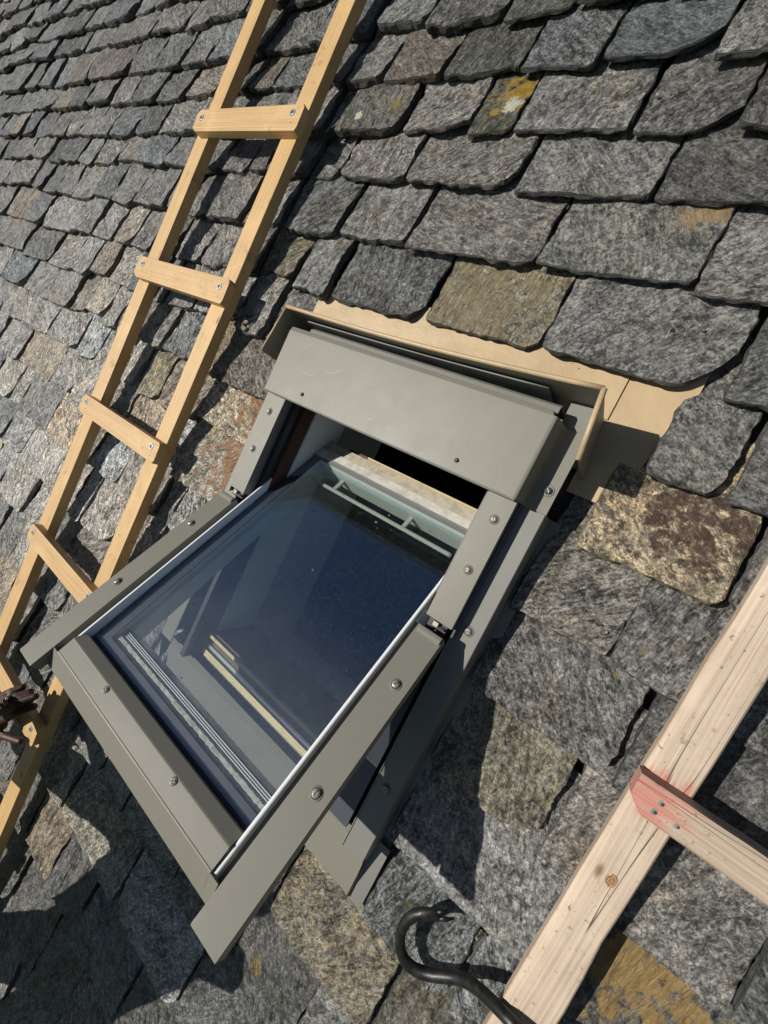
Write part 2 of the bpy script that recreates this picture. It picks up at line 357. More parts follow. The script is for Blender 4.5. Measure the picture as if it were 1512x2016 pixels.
# deck with an opening for the window
U0, U1, V0, V1 = -9.5, 5.0, -6.0, 6.5
wu0, wu1, wv0, wv1 = .03, .75, -.60, .52
mb = MB()
for a, b, c, d in ((U0, wu0, V0, V1), (wu1, U1, V0, V1), (wu0, wu1, V0, wv0), (wu0, wu1, wv1, V1)):
    mb = MB(); mb.box((a, c, -.16), (b, d, -.085)); mb.build('roof_deck', BROWN, roof)
COURSES = [2.63, 2.47, 2.31, 2.15, 1.988, 1.837, 1.694, 1.503, 1.349, 1.181, 1.03, .844, .656, .468, .285, .098, -.107, -.315, -.531, -.725, -.943, -1.205, -1.455, -1.71, -1.99, -2.27, -2.52]
J = {2.15: [-4.215, -3.956, -3.711],
1.988: [-4.2, -3.906, -3.6, -3.275, -2.977],
1.837: [-4.095, -3.553, -3.19, -2.811, -2.561, -2.235, -2.019, -1.768],
1.694: [-4.03, -3.569, -3.175, -2.703, -2.387, -1.925, -1.622, -1.42, -1.165],
1.503: [-3.925, -3.468, -3.262, -3.007, -2.793, -2.492, -2.025, -1.78, -1.502, -1.287, -0.997, -0.901, -0.651, -0.352, -0.143, 0.118, 0.312, 0.546],
1.349: [-3.533, -3.165, -2.892, -2.637, -2.39, -2.097, -1.876, -1.608, -1.369, -1.13, -0.985, -0.893, -0.77, -0.474, -0.377, -0.231, 0.002, 0.242, 0.449, 0.693],
1.181: [-3.626, -3.42, -3.231, -3.015, -2.773, -2.531, -2.344, -2.16, -1.962, -1.709, -1.471, -1.22, -1.05, -.86, -.66, -0.384, -0.333, -0.059, 0.168, 0.305, 0.603, 0.802],
1.03: [-3.224, -2.916, -2.635, -2.431, -2.209, -2.026, -1.795, -1.546, -1.307, -1.08, -0.879, -0.71, -0.585, -0.382, -0.229, 0.037, 0.383, 0.716],
.844: [-3.218, -3.069, -2.748, -2.53, -2.333, -2.122, -1.886, -1.661, -1.424, -1.18, -1.0, -0.862, -0.617, -0.391, -0.115, 0.144, 0.536, 0.877],
.656: [-2.998, -2.662, -2.394, -1.983, -1.723, -1.507, -1.325, -1.15, -.97, -0.762, -0.611, -0.418, -0.226, -0.047, 0.307, 0.643, 1.011],
.468: [-2.906, -2.495, -2.102, -1.836, -1.603, -1.417, -1.218, -0.982, -0.898, -0.695, -.42, -.25, 0.953, 1.101],
.285: [-2.661, -2.293, -1.681, -1.512, -1.305, -1.18, -1.010, -0.784, -.58, -0.43, 0.905, 1.176],
.098: [-2.524, -2.127, -1.812, -1.461, -1.259, -1.004, -0.86, -0.677, -0.41, 0.847, 1.059],
-.107: [-2.165, -2.013, -1.585, -1.32, -1.008, -0.825, -.6, -0.415, 0.847, 1.162],
-.315: [-1.951, -1.824, -1.434, -1.14, -0.951, -0.714, -0.415, -0.319, 0.847, 1.118, 1.449],
-.531: [-1.598, -1.22, -0.954, -0.844, -.6, -.36, -.1, 0.847, 1.19, 1.58],
-.725: [-1.686, -1.337, -1.06, -.8, -.56, -.3, -.12, 0.875, 1.114, 1.42],
-.943: [-1.3, -1.02, -.74, -.50, -.27, -.03, .19, .42, .67, 1.007, 1.26],
-1.205: [-1.2, -.92, -.62, -.36, -.12, .06, .36, .628, .872, 1.12],
-1.455: [-1.1, -.78, -.50, -0.227, .19, .555, .82, 1.1],
-1.71: [-.9, -.62, -.36, -.138, .08, .388, .66, .95],
-1.99: [-.82, -.55, -.284, -.02, .184, .52, .8],
-2.27: [-.7, -.4, -.093, .2, .5]}
KEYV = {round(k, 3): v for k, v in J.items()}
WIN = (-.03, .84, -.72, .64)             # zone taken by the window and its flashings
def rnd(a, b): return random.uniform(a, b)
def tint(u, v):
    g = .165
    d = math.hypot((u + 1.3) / 1.3, (v + .25) / .9); g += .25 * math.exp(-d * d)  # paler slates at mid-left, with their silvery glare put into the tint
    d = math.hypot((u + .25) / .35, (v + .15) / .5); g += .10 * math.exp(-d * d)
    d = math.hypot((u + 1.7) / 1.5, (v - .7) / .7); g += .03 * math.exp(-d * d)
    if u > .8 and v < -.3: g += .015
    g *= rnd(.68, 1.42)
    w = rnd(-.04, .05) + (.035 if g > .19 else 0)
    q1, q2, q3 = random.random(), random.random(), rnd(.10, .22)
    if u < -.1:
        if q1 < .05: w -= .07
        elif q2 < .12: w += q3
    a = rnd(.35, .95)
    if random.random() < .05: a = .05; w = -.05; g = max(g, .12)
    return (g * (1.0 + w), g, g * (.975 - 1.0 * w), a)
def slate_mesh(w, L, exp, th, nx, ny, clip, rag, seed, skew=0.0):
    """one riven slate: gridded top with relief, layered broken edges"""
    o = Vector((seed * 3.1, seed * 1.7, 0)); N = lambda x, y, s: noise.noise(Vector((x * s, y * s, 0)) + o)
    def xl(t): return .004 * N(0, t * L, 22) + .003 * N(.4, t * L, 60)
    def xr(t): return w + .005 * N(2, t * L, 20) + .004 * N(2.4, t * L, 60)
    def yb(s):
        y = rag * (N(s * w, 5, 8) * .8 + N(s * w, 5, 30) * .45 + .38 * N(s * w, 5, 58)) + .03 * (s - .5) * N(1, 8, 1)
        d = s * w - (w - clip)
        if d > 0: y += d * d / clip * rnd_c
        d = clip * .3 - s * w
        if d > 0: y += d * d / (clip * .3) * .4
        return y
    rnd_c = .35 + .8 * abs(N(9, 9, 1.3)) * 2
    verts = []; faces = []; sm = []
    step = [N(3, 3, 1) * .4, .3 + N(4, 4, 1) * .3]
    def z(x, y):
        q = N(x, y, 6) * .006 + N(x, y, 17) * .0035 + N(x, y, 45) * .0015
        ph = seed * 2.4; xa = x * math.cos(ph) + y * math.sin(ph); ya = -x * math.sin(ph) + y * math.cos(ph)
        ridge = N(xa * .35, ya, 10); q += .004 * N(xa * .25, ya, 26)
        q += .0045 * (1 if ridge > .12 else 0) - .0035 * (1 if ridge < -.2 else 0)
        return q - y / exp * .027
    for j in range(ny + 1):
        t = j / ny; t = t ** .85
        for i in range(nx + 1):
            s = i / nx; y0 = yb(s); y = y0 + t * (L - y0); x = xl(t) + s * (xr(t) - xl(t)) + skew * y
            verts.append(Vector((x, y, z(x, y))))
    for j in range(ny):
        for i in range(nx):
            a = j * (nx + 1) + i; faces.append((a, a + 1, a + nx + 2, a + nx + 1)); sm.append(True)
    per = [i for i in range(nx + 1)] + [j * (nx + 1) + nx for j in range(1, ny + 1)] + [ny * (nx + 1) + i for i in range(nx - 1, -1, -1)] + [j * (nx + 1) for j in range(ny - 1, 0, -1)]
    rings = [[], [], [], []]; c = Vector((w / 2, L / 2, 0))
    for pi in per:
        p = verts[pi]; e = 1 if p.y < L * .97 else 0
        onb = p.y < exp * .35 and pi <= nx
        dirn = Vector((0, -1, 0)) if onb else (Vector((1, 0, 0)) if p.x > w / 2 else Vector((-1, 0, 0)))
        k = N(p.x, p.y, 16); k2 = N(p.x + .3, p.y, 27)
        rings[0].append(p.copy())
        rings[1].append(p + dirn * (.0015 + .004 * abs(k)) * e + Vector((0, 0, -th * (.22 + .1 * k2))))
        rings[2].append(p + dirn * (.003 + .006 * k2) * e + Vector((0, 0, -th * (.6 + .12 * k))))
        rings[3].append(p + dirn * (-.002 + .006 * k) * e + Vector((0, 0, -th)))
    n = len(per); base = len(verts)
    for r in rings: verts += r
    for q in range(3):
        for i in range(n):
            j = (i + 1) % n; faces.append((base + q * n + j, base + q * n + i, base + (q + 1) * n + i, base + (q + 1) * n + j)); sm.append(False)
    return verts, faces, sm
SP = {}
def special(key, **kw): SP[key] = kw
S_RUST = slate_mat('rust_stained_slate', (.085, .045, .030), (.17, .125), .105, .48)
S_ORANGE = slate_mat('orange_lichen_slate', (.46, .29, .025), (.09, .13), .07, .46, ((.66, .66, .52), (.095, .085), .031))
S_TAN = slate_mat('tan_split_slate', (.30, .24, .14), (.13, .1), .17, .50)
S_BROWN = slate_mat('brown_orange_slate', (.36, .205, .105), (.30, .20), .20, .46)
S_OCHRE = slate_mat('ochre_patched_slate', (.40, .26, .09), (.15, .155), .12, .42)
S_YEL = slate_mat('yellow_streaked_slate', (.30, .19, .035), (.07, .11), .022, .52)
S_WSPOT = slate_mat('white_spotted_slate', (.30, .24, .06), (.2, .1), .04, .5, ((.66, .66, .52), (.075, .055), .018))
S_CORNER = slate_mat('tan_cornered_slate', (.36, .25, .13), (.30, .19), .065, .46)
MATSEL = [  # (u, v inside slate, material, tint)
 ((1.02, .33), S_RUST, (.38, .305, .20, .6)), ((.235, 1.27), S_ORANGE, (.10, .10, .07, .3)), ((.45, .73), S_TAN, (.20, .19, .15, .3)),
 ((-.20, .17), S_BROWN, (.44, .38, .28, .4)), ((-.35, .02), SLATE, (.36, .31, .19, .4)), ((-.10, .02), S_BROWN, (.38, .345, .28, .4)), ((1.30, -.42), S_OCHRE, (.12, .12, .11, .4)),
 ((.75, -1.1), S_YEL, (.105, .105, .10, .35)), ((-.25, 1.22), S_WSPOT, (.12, .11, .09, .7)), ((.70, .90), S_CORNER, (.15, .15, .135, 1)),
 ((.20, 1.62), SLATE, (.10, .105, .08, .4)), ((.08, 1.40), S_YEL, (.09, .09, .075, .3)), ((-.30, .70), SLATE, (.17, .145, .095, .9)),
 ((-.55, .37), SLATE, (.24, .185, .12, .3)), ((-.12, .36), SLATE, (.19, .17, .145, .5)), ((.98, -.2), SLATE, (.18, .165, .12, .9)), ((.97, .52), SLATE, (.15, .15, .14, 1)),
 ((.72, -.85), SLATE, (.21, .18, .125, 1)), ((.9, .72), SLATE, (.165, .163, .155, 1)), ((-2.5, .40), SLATE, (.20, .225, .235, .05)), ((-1.05, .57), SLATE, (.13, .15, .15, .05)),
 ((.5, 1.42), SLATE, (.12, .105, .09, .9)), ((.60, 1.45), SLATE, (.085, .1, .105, .3)), ((.45, -1.35), SLATE, (.34, .34, .33, 1)), ((.72, -.60), SLATE, (.2, .18, .13, .9)),
 ((-.05, -1.35), SLATE, (.30, .285, .24, .3)), ((-.3, -1.3), SLATE, (.30, .29, .25, .3)), ((1.0, -.45), SLATE, (.24, .24, .235, 1)), ((1.03, -.83), SLATE, (.12, .115, .095, .8)),
 ((-1.0, -.9), SLATE, (.26, .26, .25, .3)), ((-.86, .15), SLATE, (.27, .25, .17, .2))]
cells = []
for ci, v in enumerate(COURSES):
    exp = (COURSES[ci - 1] - v) if ci else .16
    known = sorted(KEYV.get(round(v, 3), []))
    lo, hi = -6.2 if v > 0 else -4.2, 2.4
    js = []
    if known:
        js = known[:]
        wl = .26
        while js[0] > lo: js.insert(0, js[0] - rnd(.17, .34))
        wr = .30
        while js[-1] < hi: js.append(js[-1] + rnd(.22, .42))
    else:
        x = lo + rnd(0, .2)
        while x < hi: js.append(x); x += rnd(.18, .34)
    full = [js[0]]
    for b in js[1:]:
        a = full[-1]; gapz = (v < WIN[3] and v + exp > WIN[2] + .02 and a < WIN[0] + .05 and b > WIN[1] - .1)
        if b - a > .5 and not gapz:
            m = int(round((b - a) / .27))
            for k in range(1, m): full.append(a + (b - a) * (k + rnd(-.15, .15)) / m)
        full.append(b)
    for a, b in zip(full[:-1], full[1:]):
        top = v + exp
        if v < .60 and v > -.74:
            if a > WIN[0] - .02 and b < WIN[1]: continue
            if a < WIN[0] and b > WIN[0]:
                b = -.045 if v < .45 else -.1
                if b - a < .05: continue
                if b - a > .42:
                    cells.append((a, a + (b - a) * .5, v, exp)); a = a + (b - a) * .5
        cells.append((a, b, v, exp))
def area_px(c):
    a, b, v, e = c
    P = [proj((a, v, N0)), proj((b, v, N0)), proj((b, v + e, N0)), proj((a, v + e, N0))]
    if min(p[2] for p in P) < .1: return 0
    cx = sum(p[0] for p in P) / 4; cy = sum(p[1] for p in P) / 4
    if max(p[0] for p in P) < 0 or min(p[0] for p in P) > 1512 or max(p[1] for p in P) < 0 or min(p[1] for p in P) > 2016: return 0
    return abs(sum(P[i][0] * P[(i + 1) % 4][1] - P[(i + 1) % 4][0] * P[i][1] for i in range(4)) / 2)
cells = sorted(((area_px(c), c) for c in cells), key=lambda t: -t[0])
nparts = min(298, sum(1 for a, c in cells if a > 0))
rest = MB(); seed = 0
for idx, (ar, (a, b, v, e)) in enumerate(cells):
    seed += 1
    gl, gr = rnd(.0, .004), (rnd(.007, .016) if random.random() < .7 else rnd(.016, .034)) if a < -.1 else (rnd(.007, .013) if random.random() < .7 else rnd(.013, .022))
    big = ar > 4000
    th = rnd(.022, .036) if a < -.1 else rnd(.012, .020)
    cov = e * 1.75
    lift = rnd(-.003, .003) + (rnd(-.004, .010) if a < -.1 else 0)
    w = b - a - gl - gr
    if w < .03: w = .03
    if idx < nparts:
        nx = max(8, min(44, int(w / (.0075 if big else .016)))); ny = max(9, min(36, int(cov / (.010 if big else .022))))
    else: nx, ny = 3, 3
    clip = rnd(.006, .03) if random.random() < .6 else rnd(.03, .09)
    clip = min(clip, w * .45)
    rag = rnd(.004, .011) if a > .1 else rnd(.006, .016)
    dv = rnd(-.010, .010) if a < 0 else rnd(-.007, .007)
    if a < -.1 and random.random() < .12: dv += rnd(.01, .03)
    V, F, SM = slate_mesh(w, cov, e, th, nx, ny, clip, rag, seed, rnd(-.02, .02))
    rz = rnd(-.012, .012)
    z0 = N0 + .009 + lift
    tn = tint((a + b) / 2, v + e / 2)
    ca, sa = math.cos(rz), math.sin(rz)
    if idx >= nparts:
        rest.add([(a + gl + p.x * ca - p.y * sa, v + dv + p.x * sa + p.y * ca, p.z + z0) for p in V], F); continue
    me = bpy.data.meshes.new('slate'); me.from_pydata(V, [], F); me.polygons.foreach_set('use_smooth', SM); me.update()
    ob = bpy.data.objects.new('slate', me); col.objects.link(ob); ob.parent = roof
    ob.location = Vector((a + gl, v + dv, z0)) - ORIG[roof.name]; ob.rotation_euler = (rnd(-.006, .006), rnd(-.008, .008), rz)
    m = SLATE; ob.color = tn
    for (q, mm, tt) in MATSEL:
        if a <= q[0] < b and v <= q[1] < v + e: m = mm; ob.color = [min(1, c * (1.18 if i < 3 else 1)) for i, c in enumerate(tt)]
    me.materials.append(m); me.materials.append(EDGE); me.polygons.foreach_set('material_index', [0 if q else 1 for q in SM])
    if m is S_RUST: ob['label'] = 'slate with a dark rust brown stain and golden edge'
    if m is S_ORANGE: ob['label'] = 'narrow slate with orange lichen and a white lichen spot'
    if m is S_TAN: ob['label'] = 'tan and ochre split slate above the skylight'
ob = rest.build('outer_slates', SLATE, roof); ob['kind'] = 'stuff'; ob.color = (.13, .13, .125, .6)
# crumbs of mortar and slate chips beside the ladder
def chip(mbx, c, r, sd):
    rr = random.Random(sd); P = []
    for k in range(8): P.append((c[0] + (1 if k & 1 else -1) * r * rr.uniform(.5, 1), c[1] + (1 if k & 2 else -1) * r * rr.uniform(.5, 1), c[2] + (1 if k & 4 else -1) * r * rr.uniform(.4, .8)))
    mbx.hexa([P[0], P[1], P[3], P[2], P[4], P[5], P[7], P[6]])
cm = MB()
for k in range(26):
    q = unp((478 + random.gauss(0, 9), 628 + random.gauss(0, 12)), .0); chip(cm, (q.x, q.y, .0), rnd(.003, .012), k)
for k in range(40):
    chip(cm, (rnd(-.9, 1.3), rnd(-.9, 1.4), -.012), rnd(.0015, .004), 100 + k)
ob = cm.build('slate_chips', SLATE, roof); ob['kind'] = 'stuff'; ob.color = (.3, .26, .2, .4)

# ================================================================= SKYLIGHT
win = thing('skylight', (.39, -.05, 0), 'centre-pivot roof window with grey aluminium covers, its sash tilted open', 'skylight')
TH = .62963; CT, ST = math.cos(TH), math.sin(TH); NP = .08938
def S(u, s, b): return (u, -s * CT + b * ST, NP + s * ST + b * CT)
W = .78; CW = .065
F = lambda u, v, n: (u, v, n)
def ru(w, p, q): return (w, p, q)           # extrude along u with (v,n)
def rv(w, p, q): return (p, w, q)           # extrude along v with (u,n)
def su(w, p, q): return S(w, p, q)          # along u with (s,b)
def ss(w, p, q): return S(p, w, q)          # along s with (u,b)
def nrm_of(kind): return Vector((0, ST, CT)) if kind == 's' else Vector((0, 0, 1))
def screw(parent, c, ax, r=.0072, washer=True, mats=(STEEL, DSTEEL, GREY), ang=.6, cross=False):
    ax = Vector(ax).normalized(); a = Vector((1, 0, 0)); a = (a - ax * a.dot(ax)).normalized(); b = ax.cross(a)
    d1 = a * math.cos(ang) + b * math.sin(ang); d2 = ax.cross(d1); c = Vector(c); m = MB()
    if washer: m.cyl(c - ax * .0005, ax, r * 1.62, .0022, 24, r * 1.35, 2); m.cyl(c + ax * .0017, ax, r * 1.18, .0012, 24, r * 1.05, 1)
    z0 = .0022 if washer else 0
    m.cyl(c + ax * z0, ax, r, .0028, 20, r * .92, 0); m.cyl(c + ax * (z0 + .0028), ax, r * .92, .0018, 20, r * .5, 0)
    def slot(dd, ee):
        p = c + ax * (z0 + .0040); P = []
        for h in (0, .0009):
            for sx, sy in ((-1, -1), (1, -1), (1, 1), (-1, 1)): P.append(p + dd * sx * r * .62 + ee * sy * r * .13 + ax * h)
        m.hexa(P, 1)
    slot(d1, d2)
    if cross: slot(d2, d1)
    return m.build('screw', list(mats), parent, smooth=False)
def chan(u0, u1, top, dep, t=.0016):   # channel profile, open below
    return [(u0, top), (u1, top), (u1, top - dep), (u1 - t, top - dep), (u1 - t, top - t), (u0 + t, top - t), (u0 + t, top - dep), (u0, top - dep)]
# fixed covers at the upper sides
for side in (0, 1):
    a, b = (0, CW) if side == 0 else (W - CW, W)
    m = MB(); m.extr(chan(a, b, .089, .042), 0, .315, rv)
    cv = m.build('frame_cover', GREY, win, bevel=.0018)
    uc = .0269 if side == 0 else W - .0269
    for vv, an in ((.2487, .9), (.1295, 2.2)): screw(cv, (uc, vv, .0892), (0, 0, 1), ang=an + side)
    m = MB(); 
    if side == 0: m.extr([(-.004, .080), (-.022, .052), (-.022, .046), (-.0205, .046), (-.0205, .0515), (-.003, .078)], -.02, .31, rv)
    else: m.box((W + .0005, -.02, .03), (W + .006, .303, .072))
    m.build('side_trim', GREY if side == 0 else NAVY, win, bevel=.001)
    # pivot hinge below each fixed cover
    m = MB(); m.box((a + .008, -.022, .058), (b - .012, .012, .076)); m.cyl((a + .02, -.012, .078), (1, 0, 0), .0035, .03, 10)
    m.build('hinge', DSTEEL, win)
    m = MB(); m.box((a + .022, -.014, .0765), (a + .034, -.004, .086)); m.build('hinge_clip', DIRTY, win)
# sash covers
for side in (0, 1):
    a, b = (0, CW) if side == 0 else (W - CW, W)
    m = MB(); m.extr(chan(a, b, 0, .030), .026, .620, ss)
    m.extr([(.026, 0.0002), (.0285, .006), (.034, .0072), (.041, .0055), (.045, .0002), (.045, -.004), (.026, -.004)], a + .006, b - .003, su)
    cv = m.build('sash_cover', GREY, win, bevel=.0018)
    uc = .0269 if side == 0 else W - .0269
    for s_, an in ((.1577, .5), (.3835, 1.1)): screw(cv, S(uc, s_, .0002), nrm_of('s'), .0080, ang=an + .5 * side)
    # folded lower end
    m = MB(); m.box((a + .001, .6185, -.02), (b - .001, .6215, -.0015), S); m.build('cover_end_cap', GREY, win)
    # sash side profile: dark channel floor, bright bead, dark inner cheek
    if side == 0:
        m = MB(); m.box((.0655, .02, -.030), (.080, .575, -.024), S); m.build('sash_channel', NAVY, win); m = MB(); m.box((.0885, -.285, -.0372), (.128, .56, -.0338), S); m.build('glass_edge_strip', NAVY, win)
        m = MB(); m.extr([(.080, -.030), (.080, -.007), (.0825, -.005), (.0865, -.005), (.0885, -.008), (.0885, -.030)], -.27, .572, ss); m.build('glazing_bead', BEAD, win, bevel=.0008)
    else:
        m = MB(); m.box((.700, .02, -.030), (.7145, .575, -.024), S); m.build('sash_channel', GREY2, win); m = MB(); m.box((.6842, -.285, -.0372), (.6915, .56, -.0338), S); m.build('glass_edge_strip', NAVY, win)
        m = MB(); m.extr([(.6915, -.030), (.6915, -.008), (.6935, -.005), (.6975, -.005), (.700, -.007), (.700, -.030)], -.27, .572, ss); m.build('glazing_bead', BEAD, win, bevel=.0008)
    # sash timber stile (painted inside)
    ua, ub = (.066, .124) if side == 0 else (.685, .714)
    m = MB(); m.box((ua, -.30, -.118), (ub, .54, -.0375), S); m.build('sash_stile', INNER, win)
# bottom cover of the sash
prof = [(.5035, -.030), (.5035, -.0125), (.5235, 0.0012), (.526, .0022), (.5285, 0.0008), (.562, 0.0), (.5635, .0008), (.566, 0.0), (.602, -.030), (.602, -.040), (.600, -.040), (.600, -.031), (.563, -.0025), (.526, -.0015), (.506, -.030)]
m = MB(); m.extr(prof, .086, .6905, su)
bc = m.build('bottom_cover', GREY, win)
m = MB(); m.extr([(.566, -.0005), (.603, -.031), (.603, -.041), (.601, -.041), (.601, -.0325), (.5645, -.003)], .052, .712, su); m.build('bottom_drip_edge', GREY, bc)
for u_, s_ in ((.2655, .5345), (.5315, .5335)): screw(bc, S(u_, s_, .0006), nrm_of('s'), .0078, washer=False, cross=True, ang=.7)
m = MB(); m.box((.101, .497, -.034), (.679, .5035, -.026), S); m.build('glazing_seal', DARK, win)
# panes
m = MB(); m.box((.0895, -.250, -.0330), (.6905, .5025, -.0300), S); m.build('glass_pane', GLASS, win)
m = MB(); m.box((.1285, -.2485, -.052), (.6840, .4375, -.049), S); m.build('inner_glass_pane', GLASS, win)
# dark printed/edge zone and bright spacer at the lower glass edge
m = MB(); m.box((.1285, .476, -.052), (.6840, .515, -.0335), S); m.build('edge_seal', NAVY, win)
m = MB()
NJ = 90; vs = []; fs = []
for k in range(NJ + 1):
    x = .128 + .552 * k / NJ
    vs += [S(x, .460 + rnd(-.0008, .0008), -.0500), S(x, .4745 + rnd(-.0008, .0008), -.0500), S(x, .4745 + rnd(-.0008, .0008), -.0452 + rnd(-.001, .001)), S(x, .467, -.0438 + rnd(-.0012, .0012)), S(x, .460 + rnd(-.0008, .0008), -.0452 + rnd(-.001, .001))]
for k in range(NJ):
    for i in range(5):
        j_ = (i + 1) % 5; fs.append((k * 5 + i, k * 5 + j_, k * 5 + 5 + j_, k * 5 + 5 + i))
m.add(vs, fs + [(4, 3, 2, 1, 0), tuple(5 * NJ + i for i in range(5))])
m.build('spacer_bar', BEAD2, win)
m = MB(); m.box((.1245, .440, -.118), (.6845, .515, -.054), S)
br_ = m.build('bottom_rail', NAVY, win)
for sa_ in (.444, .4485, .453, .4575):
    m = MB(); m.box((.101, sa_, -.054), (.679, sa_ + .002, -.0505), S); m.build('seal_rib', INNER, br_)
# top rail of the sash with its stacked profiles
m = MB(); m.box((.125, -.300, -.118), (.6845, -.2545, -.036), S); m.build('top_rail', WHITE, win)
m = MB(); m.box((.085, -.2575, -.0345), (.695, -.2505, -.0285), S); m.build('top_glazing_bead', GREY2, win)
m = MB(); m.box((.085, -.2655, -.0345), (.695, -.2585, -.0275), S); m.build('top_glazing_bead', ALU, win)
m = MB(); m.box((.088, -.2945, -.036), (.692, -.2665, -.0285), S); m.build('top_profile', BEAD2, win)
m = MB(); m.box((.088, -.330, -.046), (.692, -.297, -.033), S); m.build('top_profile', DIRTY, win)
m = MB(); m.box((.26, -.3385, -.042), (.692, -.3335, -.030), S); m.build('cream_strip', CREAM, win); m = MB(); m.box((.17, -.352, -.062), (.692, -.3395, -.048), S); m.build('cream_strip', BROWN, win)
m = MB(); m.tube([S(.128 + .01 * k, -.205, -.086) for k in range(53)], .0062, 12); hb = m.build('handle_bar', WHITE, win, smooth=True)
for u_ in (.48, .21):
    m = MB(); m.box((u_, -.2525, -.090), (u_ + .012, -.207, -.082), S); m.build('handle_bracket', WHITE, hb)
m = MB(); m.box((.1245, -.2542, -.118), (.6845, -.2505, -.036), S); m.build('top_rail_face', SAGE, win)
# hood
U_0, U_1, HV0, HV1 = -.0005, .7815, .302, .494; HZ = .117
m = MB()
m.extr([(U_0, HZ), (U_1 - .010, HZ), (U_1 - .003, .1145), (U_1 + .001, .109), (U_1 + .008, .064), (U_1 + .012, .0575), (U_1 + .022, .0562), (U_1 + .055, .0556), (U_1 + .055, .0538), (U_1 + .020, .0544), (U_1 + .010, .0555), (U_1 + .006, .063), (U_1 - .001, .108), (U_1 - .008, .1125), (U_0 + .0016, .1154), (U_0 + .0016, .094), (U_0, .094)], HV0, HV1 - .012, rv, seg=6)
# rear end sloping down
m.hexa([(U_0, HV1 - .012, .05), (U_1 - .004, HV1 - .012, .05), (U_1 - .010, HV1 - .001, .05), (U_0 + .001, HV1, .05), (U_0, HV1 - .012, HZ - .0002), (U_1 - .010, HV1 - .012, HZ - .0005), (U_1 - .018, HV1 - .001, HZ - .006), (U_0 + .001, HV1, HZ - .004)])
hood = m.build('top_hood', GREY, win, bevel=.002)
m = MB(); m.extr([(HV0 - .0005, HZ + .0005), (HV0 - .003, HZ - .0008), (HV0 - .0035, HZ - .012), (HV0 - .001, HZ - .014), (HV0 + .002, HZ - .012), (HV0 + .003, HZ - .003)], U_0 + .001, U_1 - .004, ru); m.build('hood_lip', GREY2, hood)
for u_, v_ in ((.144, .328), (.630, .328)): screw(hood, (u_, v_, HZ + .0001), (0, 0, 1), .0052, washer=False, mats=(DSTEEL, DSTEEL, GREY), ang=.3)
screw(hood, (.818, .350, .0558), (0, 0, 1), .0082, mats=(DSTEEL, STEEL, GREY2), ang=2.2)
sm_ = MB()
def scratch(pts_, wd):
    P_ = [unp(p_, HZ + .0003) for p_ in cr_i(pts_)]
    vs = []; n_ = len(P_)
    for i_, p_ in enumerate(P_):
        d_i = (P_[min(i_ + 1, n_ - 1)] - P_[max(i_ - 1, 0)]); d_i = Vector((-d_i.y, d_i.x, 0)).normalized() * wd * math.sin(math.pi * (i_ + .4) / (n_ + .2))
        vs += [p_ - d_i, p_ + d_i]
    sm_.add(vs, [(2 * i_, 2 * i_ + 1, 2 * i_ + 3, 2 * i_ + 2) for i_ in range(n_ - 1)])
def cr_i(P, sub=5):
    P = [Vector((p[0], p[1])) for p in P]; out = []
    for i in range(len(P) - 1):
        p0, p1, p2, p3 = P[max(i - 1, 0)], P[i], P[i + 1], P[min(i + 2, len(P) - 1)]
        for k in range(sub):
            t = k / sub
            out.append(.5 * ((2 * p1) + (p2 - p0) * t + (2 * p0 - 5 * p1 + 4 * p2 - p3) * t * t + (3 * p1 - p0 - 3 * p2 + p3) * t ** 3))
    out.append(P[-1]); return out
for P_, w_ in (([(588, 705), (595, 692), (610, 680), (628, 673)], .0007), ([(592, 702), (606, 686), (624, 676)], .0005), ([(585, 710), (600, 711), (618, 710)], .0004), ([(583, 725), (600, 734), (618, 739), (640, 725)], .0005),
               ([(632, 724), (648, 734), (668, 731), (688, 724)], .0006), ([(560, 779), (566, 773), (573, 768)], .0012), ([(980, 959), (984, 935), (988, 912)], .0005), ([(975, 965), (980, 945)], .0004), ([(655, 762), (672, 758), (684, 748)], .0004),
               ([(700, 800), (703, 797)], .0009), ([(715, 812), (718, 810)], .0008), ([(722, 822), (726, 826), (732, 827)], .0007), ([(870, 690 + 190), (873, 876)], .0007)):
    scratch(P_, w_)
so_ = sm_.build('scratches', SCR, hood); so_['kind'] = 'stuff'
# rear strip behind hood
m = MB(); m.extr([(.018, .0), (.022, .062), (.0, .066), (.0, .060), (.018, .0)][0:0] or [(.492, .100), (.506, .098), (.5125, .090), (.514, .0), (.512, .0), (.5105, .088), (.505, .096), (.492, .098)], .055, .772, ru, seg=4)
m.build('rear_casing', GREY2, win)
m = MB(); m.box((.775, .478, .040), (.834, .540, .047)); m.build('corner_plate', GREY2, win, bevel=.001)
# upstand of the gutter behind the window: a thin bent sheet with a rolled top
def sheet(path, name, mat, thick=.0014, parent=win, roll=0):
    """path: list of (bottom point, top point)"""
    m = MB(); n = len(path)
    for (b0, t0), (b1, t1) in zip(path[:-1], path[1:]):
        b0, t0, b1, t1 = map(Vector, (b0, t0, b1, t1)); nn = (b1 - b0).cross(t0 - b0).normalized() * thick
        m.hexa([b0 - nn, b1 - nn, b1 + nn, b0 + nn, t0 - nn, t1 - nn, t1 + nn, t0 + nn])
    ob_ = m.build(name, mat, parent)
    if roll: r_m = MB(); r_m.tube([Vector(p[1]) for p in path], roll, 10); r_m.build('rolled_edge', TAN if mat is TAN2 else mat, ob_, smooth=True)
    return ob_
ups = []; UT = .145
NS = 16
for k in range(NS + 1):
    t = k / NS; bow = math.sin(t * math.pi)
    A_, B_ = unp((565, 603), UT), unp((1190, 765), UT); tp = A_.lerp(B_, t)
    ups.append(((tp.x, tp.y - .004 * bow, -.034), (tp.x, tp.y - .010 * bow, UT)))
